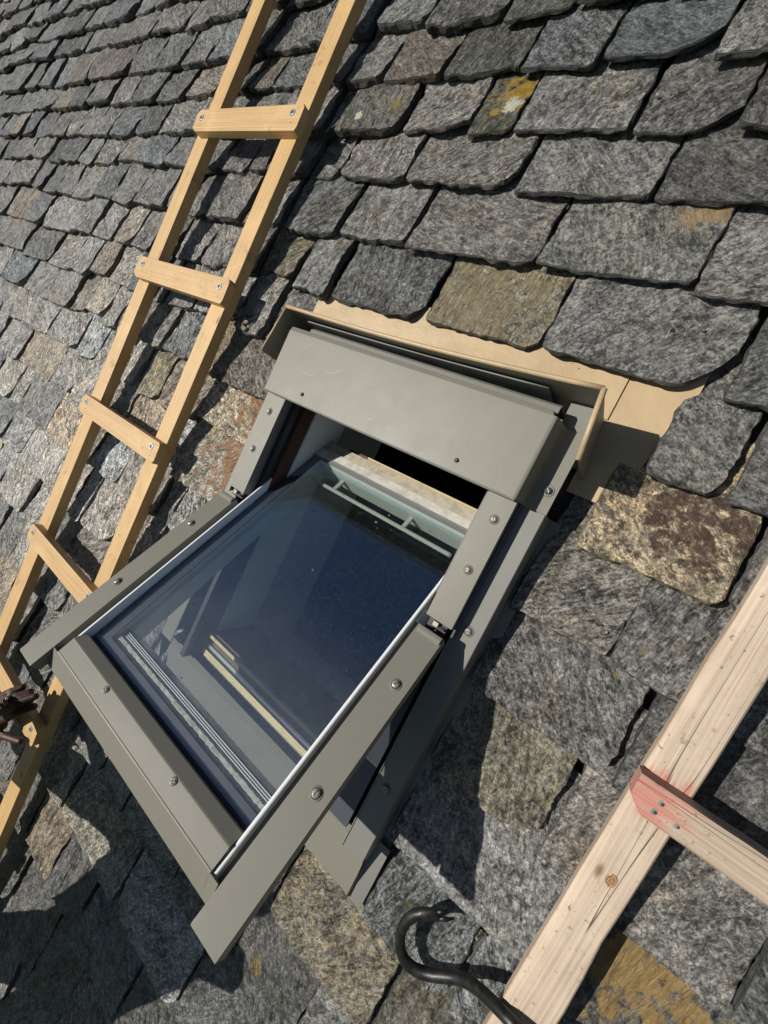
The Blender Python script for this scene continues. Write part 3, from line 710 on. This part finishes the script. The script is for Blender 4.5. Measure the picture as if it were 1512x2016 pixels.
sheet(ups, 'rear_upstand', TAN2, roll=.0052)
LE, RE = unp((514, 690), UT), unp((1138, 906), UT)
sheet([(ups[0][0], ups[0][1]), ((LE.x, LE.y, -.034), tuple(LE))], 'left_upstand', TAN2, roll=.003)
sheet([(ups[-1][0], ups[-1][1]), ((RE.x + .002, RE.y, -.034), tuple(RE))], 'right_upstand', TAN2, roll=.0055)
m = MB(); m.box((-.03, .43, -.040), (.835, .55, -.036)); m.build('rear_gutter', GREY2, win)
sheet([((a_[0][0] + .008, a_[0][1] - .013, -.034), (a_[0][0] + .006, a_[0][1] - .011, .108)) for a_ in ups[1:-2]], 'gutter_inner_sheet', GREY2, roll=.002)
# flat flashing sheets under the slates
def poly(pts, n, name, mat, th=.0016):
    m = MB(); k = len(pts); vs = [(p[0], p[1], n - th) for p in pts] + [(p[0], p[1], n) for p in pts]
    m.add(vs, [tuple(range(k - 1, -1, -1)), tuple(range(k, 2 * k))] + [(i, (i + 1) % k, k + (i + 1) % k, k + i) for i in range(k)])
    return m.build(name, mat, win)
poly([(-.115, .56), (.012, .553), (.012, .70), (-.115, .70)], -.037, 'top_flashing', TAN)
poly([(-.012, .552), (.843, .552), (.843, .70), (-.012, .70)], -.033, 'top_flashing', TAN)
poly([(.836, .377), (.925, .377), (.975, .62), (.975, .70), (.836, .70)], -.037, 'corner_flashing', TAN)
# side flashings
for side in (1, 0):
    mir = (lambda p: p) if side else (lambda p: [(W - a, b) for a, b in p])
    m = MB(); m.extr(mir([(.775, .053), (.777, .0545), (.779, .0515), (.8335, .0515), (.835, .050), (.8375, -.0295), (.862, -.0305), (.862, -.0322), (.8355, -.0312), (.833, .049), (.779, .0495), (.775, .051)]), -.578 if side else -.55, .303, rv)
    sf = m.build('side_flashing', GREY2 if side else GREY, win)
    if side:
        for v_ in (.008, -.40): screw(sf, (.806, v_, .0517), (0, 0, 1), .0078, mats=(STEEL, DSTEEL, GREY2), ang=.4)
        m = MB(); m.box((.7765, -.583, .0), (.7785, .27, .0505)); m.build('inner_fold', DARK, sf)
# sill flashing at the bottom
m = MB(); m.extr([(-.545, .030), (-.575, .024), (-.585, -.012), (-.730, -.0165), (-.730, -.0185), (-.587, -.014), (-.577, .022), (-.545, .028)], -.08, .83, ru); m.build('sill_flashing', GREY, win)
m = MB(); m.extr([(-.56, -.0145), (-.735, -.0185), (-.735, -.0205), (-.56, -.0165)], .8305, .868, ru); m.build('sill_flashing', GREY2, win)
m = MB(); m.extr([(.826, -.0165), (.829, -.006), (.8325, -.0165)], -.73, -.585, rv); m.build('sill_seam', GREY, win)
# frame timber around the opening
m = MB(); m.box((.066, -.55, -.03), (.082, .49, .058)); m.build('frame_jamb', DARK, win)
m = MB(); m.box((.0825, -.545, -.018), (.0925, .49, .030)); m.build('frame_jamb_timber', REDW, win)
m = MB(); m.box((.03, -.55, -.165), (.0825, .52, -.0305)); m.build('frame_jamb_base', WHITE, win); m = MB(); m.box((.0835, -.545, -.17), (.098, .49, -.0182)); m.build('frame_jamb_base', WHITE, win)
m = MB(); m.box((.70, -.55, -.17), (.764, .49, .046)); m.build('frame_jamb', NAVY, win)
m = MB(); m.box((.0985, .455, -.17), (.70, .495, .06)); m.build('frame_head', REDW, win)
m = MB(); m.box((.094, -.545, -.17), (.70, -.455, -.002)); sill = m.build('frame_sill', BROWN, win)
m = MB(); m.box((.10, -.470, .000), (.699, -.460, .012)); m.build('sill_strip', CREAM, sill)
m = MB(); m.box((.10, -.532, .000), (.699, -.512, .009)); m.build('sill_strip', CREAM, sill)
m = MB(); m.box((.10, -.505, -.0015), (.699, -.495, .004)); m.build('sill_strip', ALU, sill)
# lining of the reveal and the dark attic
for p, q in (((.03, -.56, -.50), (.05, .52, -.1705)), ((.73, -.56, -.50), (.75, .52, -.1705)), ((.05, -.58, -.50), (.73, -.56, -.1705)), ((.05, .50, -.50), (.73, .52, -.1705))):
    m = MB(); m.box(p, q); m.build('reveal_lining', VOID if p[1] > .4 else LINING, win)  # top lining near-black: deep shade below the hood put into its colour
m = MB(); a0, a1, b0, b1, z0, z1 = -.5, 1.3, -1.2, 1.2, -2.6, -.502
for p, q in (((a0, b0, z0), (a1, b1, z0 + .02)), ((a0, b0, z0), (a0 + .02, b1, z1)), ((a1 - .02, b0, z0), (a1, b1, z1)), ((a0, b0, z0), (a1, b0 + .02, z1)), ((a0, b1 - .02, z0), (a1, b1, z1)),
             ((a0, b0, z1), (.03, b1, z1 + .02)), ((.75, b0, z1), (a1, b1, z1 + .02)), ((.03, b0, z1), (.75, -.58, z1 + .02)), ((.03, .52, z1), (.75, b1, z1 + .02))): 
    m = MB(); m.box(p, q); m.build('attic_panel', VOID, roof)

# ================================================================= LEFT LADDER
lad = thing('roof_ladder', (-.69, 0, .03), 'homemade yellow softwood roof ladder lying left of the skylight', 'ladder')
def rail(L, R, v0, v1, z0, z1, mat, par, name='rail', bev=.0025):
    m = MB(); n = 24; vs = []; fs = []
    for k in range(n + 1):
        v = v0 + (v1 - v0) * k / n; t = (1.3 - v) / 2.3; jit = .0012 * noise.noise(Vector((L[0] * 9, v * 4, 0)))
        l = L[0] + (L[1] - L[0]) * t + jit; r = R[0] + (R[1] - R[0]) * t + jit
        vs += [(l, v, z0), (r, v, z0), (r, v, z1), (l, v, z1)]
    for k in range(n):
        for i in range(4):
            j = (i + 1) % 4; fs.append((k * 4 + i, k * 4 + j, k * 4 + 4 + j, k * 4 + 4 + i))
    fs += [(3, 2, 1, 0), (4 * n, 4 * n + 1, 4 * n + 2, 4 * n + 3)]
    m.add(vs, fs); return m.build(name, mat, par, bevel=bev)
RZ0, RZ1 = .026, .065
rail((-.972, -1.005), (-.893, -.913), -3.9, 3.2, RZ0, RZ1, LWOOD, lad)
rail((-.472, -.472), (-.394, -.393), -3.9, 3.2, RZ0, RZ1, LWOOD, lad)
RV = [2.38, 1.775, 1.127, .5415, -.0485, -.646, -1.212, -1.82, -2.42, -3.02, -3.6]
for i, v in enumerate(RV):
    x0 = -.965 - .006 * max(0, min(4, i - 2)); x1 = -.374 - .003 * max(0, i - 2)
    c = .014; h = .0385 if i > 3 else .042; sk = {2: -.003, 3: -.003}.get(i, 0)
    out = [(x0, v - h + c), (x0 + .024, v - h), (x1 - .002, v - h + sk), (x1 + .004, v - h + c + sk), (x1 + .002, v + h - .012), (x1 - .006, v + h), (x0 + .012, v + h), (x0 - .002, v + h - .02)]
    m = MB(); k = len(out); m.add([(p, q, RZ1 + .0003) for p, q in out] + [(p, q, RZ1 + .031) for p, q in out], [tuple(range(k - 1, -1, -1)), tuple(range(k, 2 * k))] + [(a, (a + 1) % k, k + (a + 1) % k, k + a) for a in range(k)])
    rg = m.build('rung', LRUNG, lad, bevel=.002)
    for ux in (x0 + .040, x1 - .042):
        sb = MB(); c0 = Vector((ux + rnd(-.003, .003), v + .012 + rnd(-.004, .004), RZ1 + .0312))
        # galvanised screw with a star recess
        sb.cyl(c0, (0, 0, 1), .0125, .0016, 18, .0115, 0); sb.cyl(c0 + Vector((0, 0, .0016)), (0, 0, 1), .0085, .001, 12, .0075, 0)
        for q in range(4):
            an = q * math.pi / 4 + .3; d = Vector((math.cos(an), math.sin(an), 0)); e_ = Vector((-d.y, d.x, 0)); p0 = c0 + Vector((0, 0, .0022)); P = []
            for hh in (0, .0008):
                for sx, sy in ((-1, -1), (1, -1), (1, 1), (-1, 1)): P.append(p0 + d * sx * .0062 + e_ * sy * .0011 + Vector((0, 0, hh)))
            sb.hexa(P, 1)
        sb.build('screw', [ALU, DSTEEL], rg)
        nb = MB(); nb.cyl(c0 + Vector((rnd(.008, .016), rnd(-.034, -.026), -.0003)), (0, 0, 1), .0017, .0006, 8); nb.build('nail_hole', DSTEEL, rg); nb = MB(); nb.cyl(c0 + Vector((rnd(.012, .02), rnd(.012, .016), -.0003)), (0, 0, 1), .0017, .0006, 8)
        nb.build('nail_hole', DSTEEL, rg)

# ================================================================= RIGHT LADDER
lad2 = thing('roof_ladder', (1.21, -.10, .02), 'weathered pinkish timber ladder with red stained rung, lower right corner', 'ladder')
def rail2(off, name='rail'):
    m = MB(); n = 60; vs = []; fs = []; v0, v1 = -1.9, 2.6
    for k in range(n + 1):
        v = v0 + (v1 - v0) * k / n
        ws = lambda q: .003 * noise.noise(Vector((q, v * 5, off))) + .0018 * noise.noise(Vector((q, v * 22, off)))
        l = 1.1745 + .0127 * max(v, -.55) + off + ws(0); r = 1.2495 + off + ws(7) * 1.5 + (.004 if v > .15 else 0)
        vs += [(l + .003, v, .016), (r, v, .016), (r, v, .056), (r - .004, v, .060), (l + .013, v, .0605), (l, v, .052)]
    K6 = 6
    for k in range(n):
        for i in range(K6):
            j = (i + 1) % K6; fs.append((k * K6 + i, k * K6 + j, k * K6 + K6 + j, k * K6 + K6 + i))
    fs += [tuple(range(K6 - 1, -1, -1)), tuple(K6 * n + i for i in range(K6))]
    m.add(vs, fs); return m.build(name, OWOOD, lad2, bevel=.0015, origin=(1.16 + off, -.12, .02))
r2 = rail2(0); rail2(.52)
for i, v in enumerate((1.75, 1.15, .555, -.0525)):
    m = MB(); n = 26; vs = []; fs = []
    for k in range(n + 1):
        x = 1.166 + .63 * k / n; e = .0025 * noise.noise(Vector((x * 12, v, 1))); e2 = .003 * noise.noise(Vector((x * 12, v, 5)))
        cut = .022 * max(0, 1 - k / 1.0)
        vs += [(x, v - .031 + cut + e, .0612), (x, v + .029 + e2, .0612), (x, v + .029 + e2, .097), (x, v + .025 + e2, .100), (x, v - .027 + cut + e, .100), (x, v - .031 + cut + e, .096)]
    for k in range(n):
        for a in range(6):
            b = (a + 1) % 6; fs.append((k * 6 + a, k * 6 + b, k * 6 + 6 + b, k * 6 + 6 + a))
    fs += [tuple(range(5, -1, -1)), tuple(6 * n + a for a in range(6))]
    m.add(vs, fs); rg = m.build('rung', ORUNG, lad2, origin=(1.166, v, .06))
    if i == 3: rg['label'] = 'rung with faded red paint on its end'
    for ux, vy, r0 in ((1.206, .006, .0055), (1.203, -.012, .006), (1.236, -.010, .0045)):
        sb = MB(); sb.cyl((ux, v + vy, .0998), (0, 0, 1), r0, .0008, 10, r0 * .8, 0); sb.cyl((ux + .002, v + vy, .1005), (0, 0, 1), r0 * .45, .0006, 8, mi=1)
        sb.build('nail', [STEEL, DSTEEL], rg)
# knot and splinters on the rail
kq = unp((1203, 1735), .061)
m = MB(); rk = random.Random(5); ro = [rk.uniform(.008, .0125) for _ in range(16)]; vs = []; fs = []
for rr_, zz in ((1.0, .0600), (.9, .0622), (.62, .0606), (.35, .0618), (.12, .0604)):
    for i in range(16):
        a_ = 2 * math.pi * i / 16; q_ = ro[i] * rr_ * (1 + rk.uniform(-.12, .12)); vs.append((kq.x + math.cos(a_) * q_ * .8, kq.y + math.sin(a_) * q_ * 1.15, zz + rk.uniform(-.0006, .0006)))
for r_i in range(4):
    for i in range(16): fs.append((r_i * 16 + i, r_i * 16 + (i + 1) % 16, r_i * 16 + 16 + (i + 1) % 16, r_i * 16 + 16 + i))
fs.append(tuple(64 + i for i in range(16))); m.add(vs, fs)
m.build('knot', KNOTM, r2)

# ================================================================= CROWBAR
cb = thing('crowbar', (1.0, -.62, 0), 'black gooseneck crowbar lying on slates under the weathered ladder', 'crowbar')
raw = [(530, 262), (490, 258), (440, 248), (380, 245), (320, 258), (262, 300), (222, 360), (203, 430), (200, 505), (215, 580), (255, 650), (320, 705), (400, 738), (490, 757), (580, 765), (660, 775), (730, 795), (800, 835), (870, 890), (950, 965), (1030, 1045), (1110, 1130), (1200, 1230), (1330, 1370)]
hts = [.030, .033, .036, .038, .038, .037, .036, .034, .030, .026, .022, .018, .014, .012, .012, .014, .020, .030, .042, .056, .070, .080, .086, .090]
pts = []
for (x, y), h in zip(raw, hts): pts.append(unp((740 + x / 4.2, 1740 + y / 4.2), h))
def cr_interp(P, sub=4):
    out = []
    for i in range(len(P) - 1):
        p0, p1, p2, p3 = P[max(i - 1, 0)], P[i], P[i + 1], P[min(i + 2, len(P) - 1)]
        for k in range(sub):
            t = k / sub
            out.append(.5 * ((2 * p1) + (p2 - p0) * t + (2 * p0 - 5 * p1 + 4 * p2 - p3) * t * t + (3 * p1 - p0 - 3 * p2 + p3) * t ** 3))
    out.append(P[-1]); return out
pp = cr_interp(pts, 4)
dirv = (pts[-1] - pts[-2]).normalized()
for k in range(1, 12): pp.append(pts[-1] + dirv * .04 * k)
rad = []
for i in range(len(pp)):
    if i < 3: rad.append((.0085, .004 + .0012 * i))
    elif i < 12: rad.append((.0118, .0065 + .0005 * (i - 3)))
    else: rad.append((.0115, .0115))
m = MB(); m.tube(pp, rad, 18); m.build('shank', IRON, cb, smooth=True)
m = MB()
t0 = (pp[0] - pp[3]).normalized(); sd = t0.cross(Vector((0, 0, 1))).normalized()
for sg, ln in ((1, .030), (-1, .018)):
    b0 = pp[1] + sd * .0055 * sg
    m.tube([b0 - t0 * .004, b0 + t0 * ln * .5 + sd * sg * .0008, b0 + t0 * ln + sd * sg * .0012 - Vector((0, 0, .006))], [(.0052, .0045), (.0045, .0034), (.0022, .0012)], 10)
m.build('claw', IRON, cb, smooth=True)

# ================================================================= WORKER
wk = thing('person', (-.4, -2.2, 0), 'worker whose ringed hand grips a ladder rung at the left edge', 'person')
def blob(chains, voxel, name, mat, parent, smooth_it=3):
    """union of tapered limbs -> one continuous skin"""
    bm = bmesh.new()
    for ch in chains:
        for (p, r), (q, r2_) in zip(ch[:-1], ch[1:]):
            p, q = Vector(p), Vector(q); d = (q - p).length; k = max(1, int(d / (min(r if not isinstance(r, tuple) else min(r), r2_ if not isinstance(r2_, tuple) else min(r2_)) * .35)))
            for i in range(k + 1):
                t = i / k; c = p.lerp(q, t)
                ra = r if isinstance(r, tuple) else (r, r, r); rb = r2_ if isinstance(r2_, tuple) else (r2_, r2_, r2_)
                rr = [ra[j] + (rb[j] - ra[j]) * t for j in range(3)]
                mt = Matrix.Translation(c - Vector(ORIG[wk.name])) @ Matrix.Diagonal((rr[0], rr[1], rr[2], 1))
                bmesh.ops.create_icosphere(bm, subdivisions=2, radius=1, matrix=mt)
    me = bpy.data.meshes.new(name); bm.to_mesh(me); bm.free()
    ob = bpy.data.objects.new(name, me); col.objects.link(ob)
    rm = ob.modifiers.new('r', 'REMESH'); rm.mode = 'VOXEL'; rm.voxel_size = voxel; rm.use_smooth_shade = True
    sm_ = ob.modifiers.new('s', 'SMOOTH'); sm_.iterations = smooth_it; sm_.factor = .5
    dg = bpy.context.evaluated_depsgraph_get(); me2 = bpy.data.meshes.new_from_object(ob.evaluated_get(dg)); me2.name = name
    ob.modifiers.clear(); ob.data = me2; bpy.data.meshes.remove(me)
    me2.materials.clear(); me2.materials.append(mat); me2.polygons.foreach_set('use_smooth', [True] * len(me2.polygons))
    ob.parent = parent; return ob
def U(px, n): return unp(px, n)
hipC = Vector((-.28, -1.86, .62)); chest = Vector((-.14, -1.34, .74)); neck = Vector((-.10, -1.15, .81)); headc = Vector((-.07, -1.03, .87))
shL = Vector((-.38, -1.24, .70)); shR = Vector((.12, -1.20, .74))
elL = Vector((-.98, -1.50, .46)); wrL = U((-62, 1440), .165)
elR = Vector((.04, -1.10, .44)); wrR = Vector((-.33, -1.19, .30))
body = [
 [(hipC, (.20, .14, .13)), (hipC.lerp(chest, .5), (.19, .13, .125)), (chest, (.215, .15, .14)), (chest.lerp(neck, .6), (.17, .09, .10))],
 [(neck - Vector((0, .06, .05)), .075), (headc, .075)],
 [(shL, .085), (elL, .058)], [(elL, .056), (wrL, .036)], [(shR, .085), (elR, .058)], [(elR, .056), (wrR, .036)],
]
# head with features, looking up the slope and down at the ladder
face = Vector((-.25, .75, -.62)).normalized(); upv = Vector((0.05, .62, .78)); upv = (upv - face * upv.dot(face)).normalized(); sdv = face.cross(upv).normalized()
hd = headc + upv * .05
body += [[(hd, .112), (hd + upv * .05, .112)], [(hd - upv * .02 + face * .03, .10), (hd - upv * .10 + face * .055, .062)],
 [(hd + face * .115, .014), (hd + face * .138 - upv * .035, .022)], [(hd + sdv * .112 - upv * .005, .012), (hd + sdv * .118 - upv * .04, .016)], [(hd - sdv * .112 - upv * .005, .012), (hd - sdv * .118 - upv * .04, .016)],
 [(hd + face * .108 - upv * .078 - sdv * .022, .013), (hd + face * .108 - upv * .078 + sdv * .022, .013)], [(hd + face * .098 + upv * .035 - sdv * .05, .014), (hd + face * .098 + upv * .035 + sdv * .05, .014)]]
# gripping hand, traced finger by finger
palm_in = U((-32, 1420), .150)
fing = [
 [((-34, 1404), .156, .0175), ((-8, 1378), .158, .0152), ((22, 1362), .152, .0138), ((45, 1353), .128, .0115)],
 [((-34, 1412), .160, .0175), ((-4, 1390), .163, .0155), ((32, 1371), .158, .0142), ((60, 1362), .128, .0120)],
 [((-34, 1424), .158, .0170), ((-2, 1404), .161, .0155), ((38, 1382), .155, .0140), ((70, 1371), .124, .0118)],
 [((-34, 1436), .150, .0170), ((0, 1420), .153, .0150), ((36, 1402), .148, .0138), ((66, 1391), .122, .0125)]]
for fg in fing: body.append([(U(p, n), r * 1.12) for p, n, r in fg])
body.append([(U((-50, 1440), .150), .022), (U((-16, 1448), .138), .0175), (U((12, 1449), .128), .0155), (U((40, 1459), .116), .0125)])
body.append([(wrL, (.034, .034, .026)), (U((-36, 1410), .152), (.030, .030, .020))])
body.append([(wrL, (.034, .034, .026)), (U((-34, 1430), .150), (.030, .030, .020))])
body.append([(U((-34, 1406), .152), .024), (U((-34, 1440), .147), .024)]); body.append([(U((-16, 1400), .153), .019), (U((-14, 1426), .148), .019)]); body.append([(U((-44, 1436), .150), .032), (U((2, 1428), .146), .021)]); body.append([(U((-40, 1444), .150), .028), (U((-20, 1446), .142), .022)]); body.append([(U((-30, 1425), .146), .028), (U((4, 1424), .145), .018)]); body.append([(U((-30, 1410), .148), .026), (U((2, 1404), .150), .018)])
# other hand
hR = wrR + Vector((-.10, .05, -.05))
body.append([(wrR, (.036, .036, .026)), (hR, (.045, .045, .022))])
for k in range(4):
    b_ = hR + Vector((-.02 + .0 * k, .04 - .028 * k, 0)); body.append([(b_, .014), (b_ + Vector((-.05, .012, -.012)), .013), (b_ + Vector((-.085, .012, -.05)), .010)])
body.append([(wrR + Vector((-.02, -.04, 0)), .018), (wrR + Vector((-.06, -.07, -.02)), .015), (wrR + Vector((-.10, -.075, -.035)), .012)])
bo = blob(body, .0052, 'body', SKIN, wk, 2)
j = [[(hipC, (.215, .155, .145)), (hipC.lerp(chest, .5), (.21, .15, .14)), (chest, (.235, .165, .155)), (chest.lerp(neck, .55), (.19, .10, .11))],
     [(shL.lerp(chest, .3), .11), (shL, .105), (elL, .080)], [(elL, .080), (wrL.lerp(elL, .10), .054)], [(shR.lerp(chest, .3), .11), (shR, .105), (elR, .080)], [(elR, .080), (wrR.lerp(elR, .10), .056)]]
blob(j, .014, 'jacket', JACKET, wk)
kL, kR = Vector((-.66, -2.26, .48)), Vector((-.34, -2.33, .48)); fL, fR = Vector((-.80, -2.80, .15)), Vector((-.58, -2.80, .15))
blob([[(hipC, (.215, .15, .15)), (hipC + Vector((-.02, -.08, -.02)), (.21, .14, .15))], [(hipC + Vector((-.11, -.06, -.02)), .135), (kL, .10)], [(kL, .10), (fL + Vector((0, -.08, .06)), .066)], [(hipC + Vector((.10, -.06, -.02)), .135), (kR, .10)], [(kR, .10), (fR + Vector((0, -.08, .06)), .066)]], .014, 'trousers', TROUS, wk)
for ft in (fL, fR): blob([[(ft + Vector((0, -.09, .05)), .062), (ft + Vector((0, -.06, 0)), .055)], [(ft + Vector((0, -.08, -.005)), (.05, .07, .045)), (ft + Vector((0, .13, -.01)), (.048, .05, .035))]], .01, 'boot', BOOT, wk)
blob([[(hd + upv * .060 - face * .012, .124), (hd + upv * .085 - face * .015, .112)]], .012, 'knit_cap', CAPM, wk)
for sg in (1, -1):
    for nm, rr, mt_, dd in (('eye', .016, EYEW, .096), ('iris', .0075, EYED, .1075)):
        blob([[(hd + face * dd + sdv * .042 * sg + upv * .008, rr), (hd + face * dd + sdv * .0425 * sg + upv * .008, rr)]], rr * .22, nm, mt_, wk, 1)
# ring on the second finger, nails
p, q = U((-4, 1390), .163), U((32, 1371), .158); rc = p.lerp(q, .72); ax = (q - p).normalized()
rm_ = MB(); N_ = 28; M_ = 8; a_ = ax.orthogonal().normalized(); b_ = ax.cross(a_); vs = []; fs = []
for i in range(N_):
    t = 2 * math.pi * i / N_; dr = a_ * math.cos(t) + b_ * math.sin(t)
    for k in range(M_):
        w = 2 * math.pi * k / M_; vs.append(rc + dr * (.0160 + .0018 * math.cos(w)) + ax * .0036 * math.sin(w))
for i in range(N_):
    for k in range(M_): fs.append((i * M_ + k, ((i + 1) % N_) * M_ + k, ((i + 1) % N_) * M_ + (k + 1) % M_, i * M_ + (k + 1) % M_))
rm_.add(vs, fs); rm_.build('ring', GOLD, wk, smooth=True)

for o in bpy.data.objects:
    if '_o' in o: del o['_o']
